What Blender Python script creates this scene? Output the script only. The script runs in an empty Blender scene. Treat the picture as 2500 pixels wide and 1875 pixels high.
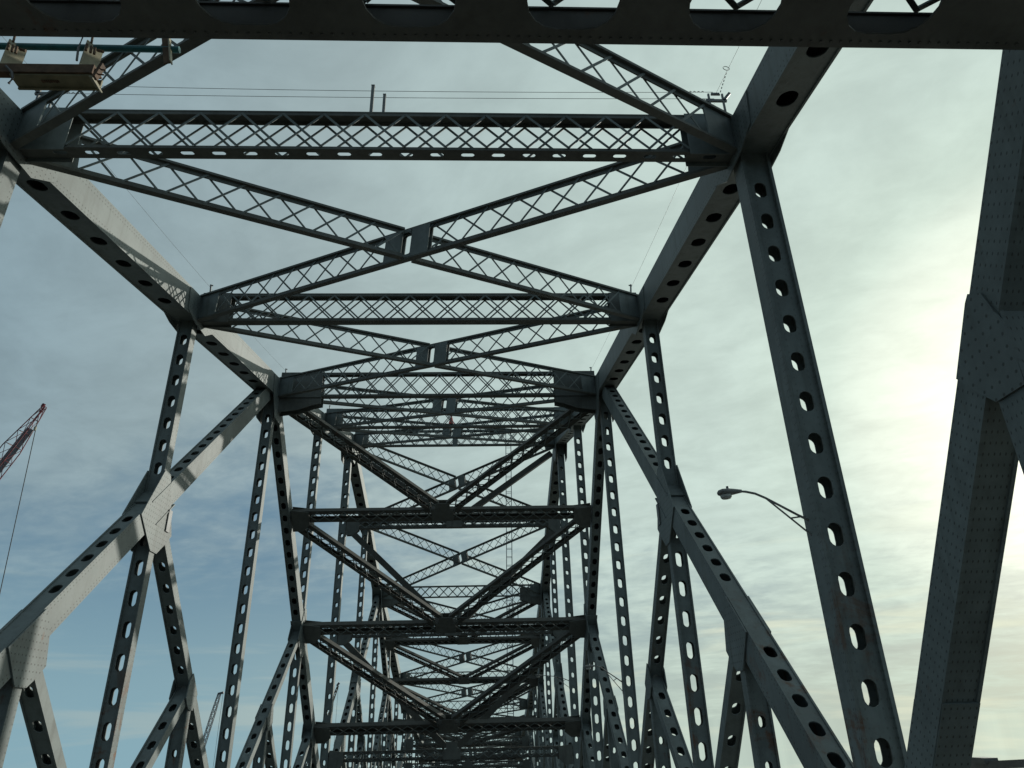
import bpy, math, random
from mathutils import Vector, Matrix
random.seed(7)
S = 9.0                                   # metres per bridge half-width
V = Vector
scene = bpy.context.scene
col = scene.collection

# ------------------------------------------------------------------ camera
CX = 0.26016
cam_d = bpy.data.cameras.new('camera')
cam = bpy.data.objects.new('camera', cam_d)
col.objects.link(cam)
right = V((0.99912023, -0.03484185, -0.02334097))
up = V((0.0061178, -0.42952113, 0.90303609))
fwd = V((0.04148889, 0.90238442, 0.42893009))
m = Matrix((right, up, -fwd)).transposed().to_4x4()
m.translation = V((CX * S, 0, 0))
cam.matrix_world = m
cam_d.sensor_width = 36
cam_d.lens = 1751.2 / 2500 * 36
cam_d.clip_start = 0.1
cam_d.clip_end = 20000
scene.camera = cam

# ------------------------------------------------------------------ light
SUN_AZ = math.radians(46)                 # clockwise from the bridge axis
SUN_EL = math.radians(16)
sun_dir = V((math.sin(SUN_AZ) * math.cos(SUN_EL), math.cos(SUN_AZ) * math.cos(SUN_EL), math.sin(SUN_EL)))
sl = bpy.data.lights.new('sun', 'SUN')
sl.energy = 3.6
sl.angle = math.radians(0.5)
sl.color = (1.0, 0.97, 0.87)
so = bpy.data.objects.new('sun', sl)
col.objects.link(so)
so.rotation_euler = (-sun_dir).to_track_quat('-Z', 'Y').to_euler()
so.location = sun_dir * 300

scene.view_settings.view_transform = 'Standard'
scene.view_settings.look = 'None'
scene.view_settings.exposure = 0
scene.view_settings.gamma = 1
scene.view_settings.use_curve_mapping = False


class NT:
    """small helper for writing node trees"""
    def __init__(s, tree):
        s.t = tree
        s.n = tree.nodes
        s.l = tree.links

    def node(s, typ, **kw):
        n = s.n.new(typ)
        for k, v in kw.items():
            setattr(n, k, v)
        return n

    def put(s, sock, v):
        if hasattr(v, 'is_linked') or isinstance(v, bpy.types.NodeSocket):
            s.l.new(v, sock)
        elif v is not None:
            try:
                sock.default_value = v
            except Exception:
                sock.default_value = tuple(v) + (1,)

    def math(s, op, a, b=None, c=None, clamp=False):
        n = s.node('ShaderNodeMath', operation=op, use_clamp=clamp)
        s.put(n.inputs[0], a)
        if b is not None: s.put(n.inputs[1], b)
        if c is not None: s.put(n.inputs[2], c)
        return n.outputs[0]

    def vmath(s, op, a, b=None):
        n = s.node('ShaderNodeVectorMath', operation=op)
        s.put(n.inputs[0], a)
        if b is not None: s.put(n.inputs[1], b)
        return n.outputs['Value'] if op in ('DOT_PRODUCT', 'LENGTH') else n.outputs[0]

    def mix(s, f, a, b, blend='MIX'):
        n = s.node('ShaderNodeMix', data_type='RGBA', blend_type=blend)
        s.put(n.inputs[0], f)
        s.put(n.inputs[6], a)
        s.put(n.inputs[7], b)
        return n.outputs[2]

    def ramp(s, f, stops):
        n = s.node('ShaderNodeValToRGB')
        e = n.color_ramp.elements
        while len(e) < len(stops): e.new(0.5)
        for el, (p, c) in zip(e, stops):
            el.position = p
            el.color = (c[0], c[1], c[2], 1) if hasattr(c, '__len__') else (c, c, c, 1)
        s.put(n.inputs[0], f)
        return n.outputs[0]

    def noise(s, vec, scale, detail=4, rough=0.55, dist=0.0):
        n = s.node('ShaderNodeTexNoise')
        s.put(n.inputs['Vector'], vec)
        n.inputs['Scale'].default_value = scale
        n.inputs['Detail'].default_value = detail
        n.inputs['Roughness'].default_value = rough
        n.inputs['Distortion'].default_value = dist
        return n.outputs['Fac']

    def smooth(s, x, a, b):
        n = s.node('ShaderNodeMapRange', interpolation_type='SMOOTHSTEP')
        s.put(n.inputs[0], x)
        n.inputs[1].default_value = a
        n.inputs[2].default_value = b
        return n.outputs[0]


def sky():
    w = bpy.data.worlds.new('World')
    scene.world = w
    w.use_nodes = True
    t = NT(w.node_tree)
    t.n.clear()
    out = t.node('ShaderNodeOutputWorld')
    bg = t.node('ShaderNodeBackground')
    d = t.vmath('NORMALIZE', t.node('ShaderNodeTexCoord').outputs['Generated'])
    sep = t.node('ShaderNodeSeparateXYZ')
    t.put(sep.inputs[0], d)
    z = sep.outputs[2]
    # clear sky
    st = t.node('ShaderNodeTexSky', sky_type='NISHITA', sun_disc=False)
    st.sun_elevation = SUN_EL
    st.sun_rotation = SUN_AZ
    st.altitude = 60
    st.dust_density = 2.0
    clear = t.mix(1.0, st.outputs[0], (0.062, 0.062, 0.062, 1), 'MULTIPLY')
    clear = t.mix(0.84, clear, (0.145, 0.265, 0.365, 1))
    # thin cloud sheet: pattern on a plane high overhead
    den = t.math('ADD', t.math('MAXIMUM', z, 0.0), 0.16)
    px = t.math('DIVIDE', sep.outputs[0], den)
    py = t.math('DIVIDE', sep.outputs[1], den)
    comb = t.node('ShaderNodeCombineXYZ')
    t.put(comb.inputs[0], px); t.put(comb.inputs[1], py)
    pr = t.node('ShaderNodeVectorRotate', rotation_type='Z_AXIS')
    t.put(pr.inputs['Vector'], comb.outputs[0]); pr.inputs['Angle'].default_value = 0.5
    mp = t.node('ShaderNodeMapping')
    t.put(mp.inputs[0], pr.outputs[0]); mp.inputs['Scale'].default_value = (0.95, 1.25, 1)
    big = t.noise(mp.outputs[0], 0.75, 6, 0.55, 0.3)
    fine = t.noise(mp.outputs[0], 3.6, 7, 0.62, 0.5)
    wisp = t.noise(mp.outputs[0], 11.0, 5, 0.6, 0.3)
    ca = t.vmath('DOT_PRODUCT', d, tuple(sun_dir))
    dens = t.math('ADD', t.math('MULTIPLY', big, 1.15), t.math('MULTIPLY', fine, 0.44))
    dens = t.math('ADD', dens, t.math('MULTIPLY', wisp, 0.26))
    dens = t.math('ADD', dens, t.math('MULTIPLY', t.smooth(z, 0.05, 0.5), 0.50))
    dens = t.math('ADD', dens, t.math('MULTIPLY', t.smooth(ca, 0.45, 0.95), 0.34))
    dens = t.math('SUBTRACT', dens, t.math('MULTIPLY', t.smooth(z, 0.30, 0.02), 0.20))
    cover = t.smooth(dens, 0.80, 1.36)
    # cloud brightness follows the distance from the sun
    base = t.ramp(t.math('MULTIPLY_ADD', ca, 0.5, 0.5), [
        (0.0, (0.11, 0.145, 0.17)), (0.35, (0.18, 0.235, 0.265)), (0.60, (0.255, 0.355, 0.40)), (0.76, (0.36, 0.455, 0.465)), (0.86, (0.485, 0.60, 0.575)),
        (0.92, (0.585, 0.71, 0.65)), (0.955, (0.62, 0.745, 0.67)), (0.975, (0.69, 0.82, 0.71)), (0.99, (1.04, 1.08, 0.90)), (1.0, (1.3, 1.3, 1.08))])
    shade = t.math('MULTIPLY_ADD', t.smooth(t.math('ADD', t.math('MULTIPLY', fine, 0.7), t.math('MULTIPLY', wisp, 0.3)), 0.3, 0.72), 0.22, 0.87)
    cl = t.mix(1.0, base, (1, 1, 1, 1), 'MULTIPLY')
    sv = t.node('ShaderNodeVectorMath', operation='SCALE')
    t.put(sv.inputs[0], cl); t.put(sv.inputs['Scale'], shade)
    col_ = t.mix(t.math('MULTIPLY', cover, 0.93), clear, sv.outputs[0])
    # veil of glare about the low sun
    glow = t.math('POWER', t.math('MAXIMUM', ca, 0.0), 60)
    gl = t.node('ShaderNodeVectorMath', operation='SCALE')
    gl.inputs[0].default_value = (0.31, 0.34, 0.30); t.put(gl.inputs['Scale'], glow)
    col_ = t.mix(1.0, col_, gl.outputs[0], 'ADD')
    # warm haze low down and a dark far side under the horizon
    low = t.smooth(z, 0.24, -0.04)
    warm = t.mix(t.smooth(ca, 0.3, 0.97), (0.31, 0.51, 0.57, 1), (0.66, 0.76, 0.60, 1))
    col_ = t.mix(t.math('MULTIPLY', low, 0.62), col_, warm)
    # long flat streaks of cloud near the horizon
    mb_ = t.node('ShaderNodeMapping')
    t.put(mb_.inputs[0], d); mb_.inputs['Scale'].default_value = (1.6, 1.6, 17.0)
    mb_.inputs['Rotation'].default_value = (0.03, -0.04, 0.0)
    band = t.math('MULTIPLY', t.smooth(t.noise(mb_.outputs[0], 1.7, 5, 0.55, 0.4), 0.50, 0.68), t.smooth(z, 0.30, 0.06))
    bc_ = t.mix(t.smooth(ca, 0.3, 0.96), (0.37, 0.46, 0.45, 1), (0.86, 0.88, 0.66, 1))
    col_ = t.mix(t.math('MULTIPLY', band, 0.55), col_, bc_)
    under = t.smooth(z, -0.06, -0.14)
    col_ = t.mix(under, col_, (0.035, 0.045, 0.045, 1))
    t.put(bg.inputs[0], col_)
    bg.inputs[1].default_value = 1.0
    t.l.new(bg.outputs[0], out.inputs[0])


sky()

# ------------------------------------------------------------------ materials
def new_mat(name):
    mt = bpy.data.materials.new(name)
    mt.use_nodes = True
    t = NT(mt.node_tree)
    return mt, t, t.n['Principled BSDF']


def steel(name, base, rust=0.0, rivets=None, rough=0.55, low=None):
    """weathered grey bridge paint; rivets: None, 'edge' (rows along the edges) or 'grid'"""
    mt, t, p = new_mat(name)
    geo = t.node('ShaderNodeTexCoord')
    ob = geo.outputs['Object']
    n1 = t.noise(ob, 0.35, 5, 0.6)
    n2 = t.noise(ob, 3.2, 6, 0.65)
    mp = t.node('ShaderNodeMapping')
    t.put(mp.inputs[0], ob); mp.inputs['Scale'].default_value = (2.2, 2.2, 0.22)
    streak = t.noise(mp.outputs[0], 1.6, 5, 0.6)
    v = t.math('ADD', t.math('MULTIPLY', n1, 0.6), t.math('MULTIPLY', n2, 0.4))
    c = t.mix(t.smooth(v, 0.35, 0.68), tuple(x * 0.70 for x in base) + (1,), tuple(min(1, x * 1.18) for x in base) + (1,))
    c = t.mix(t.math('MULTIPLY', t.smooth(streak, 0.50, 0.72), 0.5), c, (base[0] * 0.52, base[1] * 0.50, base[2] * 0.46, 1))
    rn = t.noise(ob, 1.1, 8, 0.72, 0.6)
    rm = t.smooth(t.math('ADD', t.math('MULTIPLY', rn, 0.75), t.math('MULTIPLY', streak, 0.35)), 0.70 - rust * 0.2, 0.80 - rust * 0.17)
    if low is not None:                   # rust is worst near the road
        so_ = t.node('ShaderNodeSeparateXYZ'); t.put(so_.inputs[0], ob)
        rm = t.math('MULTIPLY', rm, t.smooth(so_.outputs[2], low, low - 5.0))
    rc = t.mix(n2, (0.05, 0.022, 0.012, 1), (0.20, 0.085, 0.035, 1))
    c = t.mix(t.math('MULTIPLY', rm, 0.85), c, rc)
    bump_h = t.math('MULTIPLY', n2, 0.25)
    if rivets:
        uv = t.node('ShaderNodeUVMap')
        sp = t.node('ShaderNodeSeparateXYZ')
        t.put(sp.inputs[0], uv.outputs[0])
        u, w = sp.outputs[0], sp.outputs[1]
        pitch = 0.15
        du = t.math('ABSOLUTE', t.math('SUBTRACT', t.math('FRACT', t.math('DIVIDE', u, pitch)), 0.5))
        if rivets == 'edge':
            e = t.math('SUBTRACT', 0.5, t.math('ABSOLUTE', t.math('SUBTRACT', w, 0.5)))
            dw = t.math('ABSOLUTE', t.math('SUBTRACT', e, 0.07))
            dw2 = t.math('ABSOLUTE', t.math('SUBTRACT', e, 0.19))
            dw = t.math('MINIMUM', dw, dw2)
            r = t.math('SQRT', t.math('ADD', t.math('POWER', t.math('MULTIPLY', du, pitch), 2), t.math('POWER', dw, 2)))
        else:
            dw = t.math('ABSOLUTE', t.math('SUBTRACT', t.math('FRACT', t.math('DIVIDE', w, 0.17)), 0.5))
            r = t.math('SQRT', t.math('ADD', t.math('POWER', t.math('MULTIPLY', du, pitch), 2), t.math('POWER', t.math('MULTIPLY', dw, 0.17), 2)))
        dot = t.smooth(r, 0.030, 0.014)
        c = t.mix(t.math('MULTIPLY', dot, 0.85), c, (base[0] * 0.30, base[1] * 0.28, base[2] * 0.25, 1))
        bump_h = t.math('ADD', bump_h, t.math('MULTIPLY', dot, 1.0))
    b = t.node('ShaderNodeBump')
    b.inputs['Strength'].default_value = 0.35
    b.inputs['Distance'].default_value = 0.012
    t.put(b.inputs['Height'], bump_h)
    t.l.new(b.outputs[0], p.inputs['Normal'])
    t.put(p.inputs['Base Color'], c)
    t.put(p.inputs['Roughness'], t.math('MULTIPLY_ADD', n2, 0.25, rough - 0.1))
    p.inputs['Specular IOR Level'].default_value = 0.35
    return mt


def plain(name, base, rough=0.6, var=0.25, scale=2.0, metal=0.0):
    mt, t, p = new_mat(name)
    n = t.noise(t.node('ShaderNodeTexCoord').outputs['Object'], scale, 6, 0.65)
    c = t.mix(t.smooth(n, 0.3, 0.7), tuple(x * (1 - var) for x in base) + (1,), tuple(min(1, x * (1 + var)) for x in base) + (1,))
    t.put(p.inputs['Base Color'], c)
    p.inputs['Roughness'].default_value = rough
    p.inputs['Metallic'].default_value = metal
    return mt


G = (0.160, 0.184, 0.178)
M = {
    'steel': steel('grey_bridge_paint', G, 0.05),
    'edge': steel('grey_bridge_paint_riveted_edges', G, 0.16, 'edge'),
    'grid': steel('grey_bridge_paint_riveted_plate', G, 0.24, 'grid'),
    'rusty': steel('grey_bridge_paint_rusting', G, 0.68, 'edge', low=5.0),
    'dull': steel('old_dull_bridge_paint', (0.118, 0.125, 0.114), 0.15),
    'darkened': steel('darkened_bridge_paint', (0.075, 0.074, 0.064), 0.22),  # darkest of the bridge paints; on the near strut it is painted-in shade
    'post': plain('dark_galvanised_metal', (0.16, 0.17, 0.17), 0.5),
    'wire': plain('wire_rope', (0.10, 0.10, 0.10), 0.5),
    'teal': plain('teal_painted_pipe', (0.012, 0.115, 0.125), 0.4, 0.3, 4),
    'cream': plain('cream_painted_steel', (0.30, 0.28, 0.20), 0.55, 0.18, 3),
    'khaki': plain('khaki_painted_steel', (0.20, 0.18, 0.11), 0.6, 0.2, 3),
    'brown': plain('brown_rusted_steel', (0.10, 0.06, 0.035), 0.8, 0.4, 4),
    'red': plain('red_crane_paint', (0.15, 0.022, 0.032), 0.5, 0.3, 1),
    'mesh': plain('grey_crane_cladding', (0.20, 0.20, 0.21), 0.7, 0.2, 1),
    'beacon': plain('red_beacon_glass', (0.45, 0.05, 0.03), 0.3, 0.2, 3),
    'crane': plain('dark_crane_steel', (0.12, 0.12, 0.13), 0.6, 0.3, 0.5),
    'pale': plain('pale_mast_steel', (0.30, 0.31, 0.32), 0.6, 0.3, 0.5),
    'lamp': plain('weathered_aluminium', (0.20, 0.20, 0.19), 0.5, 0.25, 4),
    'lens': plain('lamp_glass_refractor', (0.42, 0.42, 0.38), 0.25, 0.15, 8),
    'asphalt': plain('asphalt', (0.05, 0.05, 0.052), 0.9, 0.3, 5),
    'concrete': plain('concrete', (0.30, 0.29, 0.27), 0.85, 0.2, 2),
    'white': plain('road_paint_white', (0.72, 0.72, 0.70), 0.7, 0.1, 3),
    'yellow': plain('road_paint_yellow', (0.62, 0.42, 0.06), 0.7, 0.1, 3),
}


def water_mat():
    mt, t, p = new_mat('river_water')
    ob = t.node('ShaderNodeTexCoord').outputs['Object']
    n = t.noise(ob, 0.06, 6, 0.6)
    b = t.node('ShaderNodeBump')
    b.inputs['Strength'].default_value = 0.5; b.inputs['Distance'].default_value = 1.0
    t.put(b.inputs['Height'], n)
    t.l.new(b.outputs[0], p.inputs['Normal'])
    p.inputs['Base Color'].default_value = (0.05, 0.055, 0.045, 1)
    p.inputs['Roughness'].default_value = 0.25
    return mt


M['water'] = water_mat()


# ------------------------------------------------------------------ mesh builder
class MB:
    """collects faces (bridge units) and links them as ONE mesh object"""
    def __init__(s):
        s.v = []; s.f = []; s.uv = []

    def face(s, pts, uv=None):
        i = len(s.v)
        s.v += [tuple(V(p) * S) for p in pts]
        s.f.append(tuple(range(i, i + len(pts))))
        s.uv += uv if uv else [(0.5, 0.5)] * len(pts)

    def quad(s, a, b, c, d):
        """a-b runs along the member, uv = metres along, 0..1 across"""
        L = (V(b) - V(a)).length * S
        s.face([a, b, c, d], [(0, 0), (L, 0), (L, 1), (0, 1)])

    def bar(s, p0, p1, side, w, d):
        p0, p1 = V(p0), V(p1)
        t = (p1 - p0).normalized()
        sd = V(side); sd = (sd - t * sd.dot(t)).normalized()
        n = t.cross(sd)
        a, b = sd * w / 2, n * d / 2
        c0 = [p0 - a - b, p0 + a - b, p0 + a + b, p0 - a + b]
        c1 = [q + (p1 - p0) for q in c0]
        for k in range(4):
            j = (k + 1) % 4
            s.quad(c0[k], c1[k], c1[j], c0[j])
        s.face(c0[::-1]); s.face(c1)

    def box(s, lo, hi):
        x = (lo[0] + hi[0]) / 2; y = (lo[1] + hi[1]) / 2
        s.bar((x, y, lo[2]), (x, y, hi[2]), (1, 0, 0), hi[0] - lo[0], hi[1] - lo[1])

    def tube(s, pts, r, n=8, cap=True):
        pts = [V(p) for p in pts]
        rings = []
        for i, p in enumerate(pts):
            t = (pts[min(i + 1, len(pts) - 1)] - pts[max(i - 1, 0)]).normalized()
            a = t.cross(V((0, 0, 1)))
            if a.length < 1e-3: a = t.cross(V((0, 1, 0)))
            a.normalize(); b = t.cross(a)
            rr = r[i] if hasattr(r, '__len__') else r
            rings.append([p + a * rr * math.cos(2 * math.pi * k / n) + b * rr * math.sin(2 * math.pi * k / n) for k in range(n)])
        for i in range(len(rings) - 1):
            for k in range(n):
                j = (k + 1) % n
                s.face([rings[i][k], rings[i + 1][k], rings[i + 1][j], rings[i][j]])
        if cap:
            s.face(rings[0]); s.face(rings[-1][::-1])

    def perf(s, p0, p1, sd, n, w, holes, hw, hl, rim):
        """plate centred on p0-p1, sd across, with rounded-slot holes cut at the given distances; n points out"""
        p0, p1 = V(p0), V(p1)
        t = (p1 - p0).normalized(); L = (p1 - p0).length
        P = lambda u, v: p0 + t * u + sd * v
        h = w / 2; q = hw / 2
        if not holes:
            s.quad(P(0, -h), P(L, -h), P(L, h), P(0, h)); return
        s.quad(P(0, -h), P(L, -h), P(L, -q), P(0, -q))
        s.quad(P(0, q), P(L, q), P(L, h), P(0, h))
        cuts = [0] + [(a + b) / 2 for a, b in zip(holes, holes[1:])] + [L]
        k = 8
        for i, c in enumerate(holes):
            e = max(hl / 2 - q, 0.0)
            re = min(q, hl / 2)
            arc = [(-q * math.cos(math.pi * j / k), e + re * math.sin(math.pi * j / k)) for j in range(k + 1)]
            for j in range(k):
                (v0, u0), (v1, u1) = arc[j], arc[j + 1]
                s.face([P(c + u0, v0), P(cuts[i + 1], v0), P(cuts[i + 1], v1), P(c + u1, v1)])
                s.face([P(c - u0, v0), P(c - u1, v1), P(cuts[i], v1), P(cuts[i], v0)])
                s.face([P(c + u0, v0), P(c + u1, v1), P(c + u1, v1) - n * rim, P(c + u0, v0) - n * rim])
                s.face([P(c - u0, v0), P(c - u0, v0) - n * rim, P(c - u1, v1) - n * rim, P(c - u1, v1)])
            if e > 0:
                for sg in (-1, 1):
                    s.face([P(c - e, sg * q), P(c + e, sg * q), P(c + e, sg * q) - n * rim, P(c - e, sg * q) - n * rim])

    def build(s, name, mat, parent=None, label=None):
        me = bpy.data.meshes.new(name)
        me.from_pydata(s.v, [], s.f)
        lay = me.uv_layers.new(name='UVMap')
        for i, q in enumerate(s.uv):
            lay.data[i].uv = q
        me.materials.append(M[mat] if isinstance(mat, str) else mat)
        me.validate()
        o = bpy.data.objects.new(name, me)
        col.objects.link(o)
        if parent:
            o.parent = parent
            if parent.type == 'EMPTY':           # mesh parents already sit at the origin
                o.matrix_parent_inverse = Matrix.Translation(-parent.location)
        if label: o['label'] = label
        return o


def thing(name, label, cat, loc, group=None):
    o = bpy.data.objects.new(name, None)
    col.objects.link(o)
    o.location = V(loc) * S
    o['label'] = label; o['category'] = cat
    if group: o['group'] = group
    return o


def tag(o, label, cat, group=None):
    o['label'] = label; o['category'] = cat
    if group: o['group'] = group
    return o


# ------------------------------------------------------------------ member builders
XA = V((1, 0, 0))


def holes_between(L, pitch, m0, m1):
    n = max(1, int((L - m0 - m1) / pitch) + 1)
    if L - m0 - m1 < 0: return []
    st = m0 + (L - m0 - m1 - (n - 1) * pitch) / 2
    return [st + pitch * i for i in range(n)]


def perf_box(p0, p1, w, d, faces='fb', pitch=0.095, hw=0.028, hl=0.05, m0=0.1, m1=0.1, recess=0.004, tp=0.005, side=XA, hs=None):
    """box member: solid riveted side plates, perforated cover plates ('f' = +n face, 'b' = -n face)"""
    mb = MB()
    p0, p1 = V(p0), V(p1)
    t = (p1 - p0).normalized()
    sd = V(side); sd = (sd - t * sd.dot(t)).normalized()
    n = t.cross(sd)
    L = (p1 - p0).length
    for g in (-1, 1):
        off = sd * g * (w / 2 - tp / 2)
        mb.bar(p0 + off, p1 + off, sd, tp, d)
    hs = holes_between(L, pitch, m0, m1) if hs is None else hs
    for key, g in (('f', 1), ('b', -1)):
        off = n * g * (d / 2 - recess)
        mb.perf(p0 + off, p1 + off, sd, n * g, w - 2 * tp, hs if key in faces else [], hw, hl, 0.0035)
    for q in (p0, p1):
        a, b = sd * (w / 2 - tp), n * (d / 2 - recess)
        mb.face([q - a - b, q + a - b, q + a + b, q - a + b])
    return mb


def lacing(mb, p0, p1, n, h, off, pitch, bw, bt, mode='X'):
    """lacing bars in the plane of p0-p1 and h (a direction), at the given offsets along n"""
    p0, p1, h = V(p0), V(p1), V(h)
    L = (p1 - p0).length
    k = max(1, round(L / pitch))
    for i in range(k):
        a = p0 + (p1 - p0) * (i / k); b = p0 + (p1 - p0) * ((i + 1) / k)
        if 'X' in mode or ('/' in mode and i % 2 == 0) or 'A' in mode:
            mb.bar(a - h / 2 + n * off, b + h / 2 + n * off, n, bt, bw)
        if 'X' in mode or ('/' in mode and i % 2 == 1):
            mb.bar(a + h / 2 + n * (off + bt * 1.3), b - h / 2 + n * (off + bt * 1.3), n, bt, bw)
        if 'B' in mode:
            mb.bar(a + h / 2 + n * off, b - h / 2 + n * off, n, bt, bw)


BR = thing('steel_truss_bridge', 'grey steel through truss bridge with perforated members and laced cross bracing overhead', 'bridge', (0, 6.425, -0.62))
Y = lambda k: 1.485 + 1.235 * (k - 1)
ZB = {0: 1.183, 1: 1.386, 2: 1.592, 3: 1.797, 4: 2.095, 5: 2.405, 6: 1.95, 7: 1.395, 8: 1.03, 9: 0.585, 10: 0.23, 11: -0.02, 12: -0.2, 13: -0.36, 14: -0.55, 15: -0.72, 16: -0.88}
NK = 16
CH, CW = 0.115, 0.10
FLOOR = lambda y: -0.275 - 0.05 * y
U = lambda k, s: V((s, Y(k), ZB[k] + CH / 2))
FL = {1: -0.34, 3: -0.45, 5: -0.61, 7: -0.66, 9: -0.72, 11: -0.83, 13: -0.95}
flz = lambda k: FL[k] if k in FL else FLOOR(Y(k))
Ln = lambda k, s: V((s, Y(k), flz(k)))


def gusset(parent, s, pts, name='gusset_plate', both=True, xi=0.031, th=0.004, mat='grid', extra=None):
    """riveted plate: convex hull of (y, z) points, on the inner and outer face of the truss"""
    P = sorted(set((round(a, 5), round(b, 5)) for a, b in pts))
    def half(seq):
        h = []
        for p in seq:
            while len(h) >= 2 and (h[-1][0] - h[-2][0]) * (p[1] - h[-2][1]) - (h[-1][1] - h[-2][1]) * (p[0] - h[-2][0]) <= 0:
                h.pop()
            h.append(p)
        return h
    hull = half(P)[:-1] + half(P[::-1])[:-1]
    mb = MB()
    for g in ((-1, 1) if both else (-1,)):
        x0 = s * (1 + g * xi); x1 = s * (1 + g * (xi + th))
        A = [V((x0, a, b)) for a, b in hull]; B = [V((x1, a, b)) for a, b in hull]
        mb.face(A, [(p.y * S, p.z * S) for p in A])
        mb.face(B, [(p.y * S, p.z * S) for p in B])
        for i in range(len(A)):
            j = (i + 1) % len(A)
            mb.face([A[i], A[j], B[j], B[i]])
    return mb.build(name, mat, parent)


def P2(v): return (v.y, v.z)


# ---- top chords
chord_of = {}
for s in (-1, 1):
    for k in range(0, NK):
        a, b = U(k, s), U(k + 1, s)
        L = (b - a).length
        pitch = {0: 0.169, 1: 0.1694, 2: 0.1567}.get(k, 0.16)
        mb = perf_box(a, b, CW, CH, 'f', pitch, 0.046, 0.06, 0.10, 0.2, 0.003, 0.006)
        lab = None
        if k == 0 and s == 1: lab = 'top chord piece running out over the camera on the right'
        o = mb.build('top_chord', 'edge', BR, lab)
        chord_of[(k, s)] = o
    for k in range(0, NK + 1):
        u = U(k, s)
        h = CH / 2
        par = chord_of[(min(k, NK - 1), s)]
        down = 0.15 if k in (3, 5, 7, 9) else 0.03
        pts = [P2(u + V((0, dy, -h - down))) for dy in (-0.06, 0.06)]
        for g, kk in ((-1, k - 1), (1, k + 1)):
            if 0 <= kk <= NK:
                e = (U(kk, s) - u).normalized(); ne = V((0, -e.z, e.y)) * g
                pts += [P2(u + e * 0.15 + ne * (h - 0.006)), P2(u + e * 0.15 - ne * (h - 0.01))]
        gusset(par, s, pts, xi=0.0505, th=0.003)

# ---- posts and hangers
def post(k, s, zt, zb_, w=0.058, d=0.05, pitch=0.098, hl=0.052, hw=0.028, name='hanger', mat='steel', label=None, y=None, m0=0.09):
    yy = Y(k) if y is None else y
    return perf_box((s, yy, zt), (s, yy, zb_), w, d, 'fb', pitch, hw, hl, m0, 0.1, 0.005, 0.0055).build(name, mat, BR, label)


def sub_post(y, s, zt, w=0.058, mat='steel'):
    return perf_box((s, y, zt), (s, y, FLOOR(y) - 0.05), w, 0.052, 'fb', 0.108, 0.028, 0.058, 0.14, 0.08, 0.005, 0.0055).build('sub_post', mat, BR)


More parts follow.
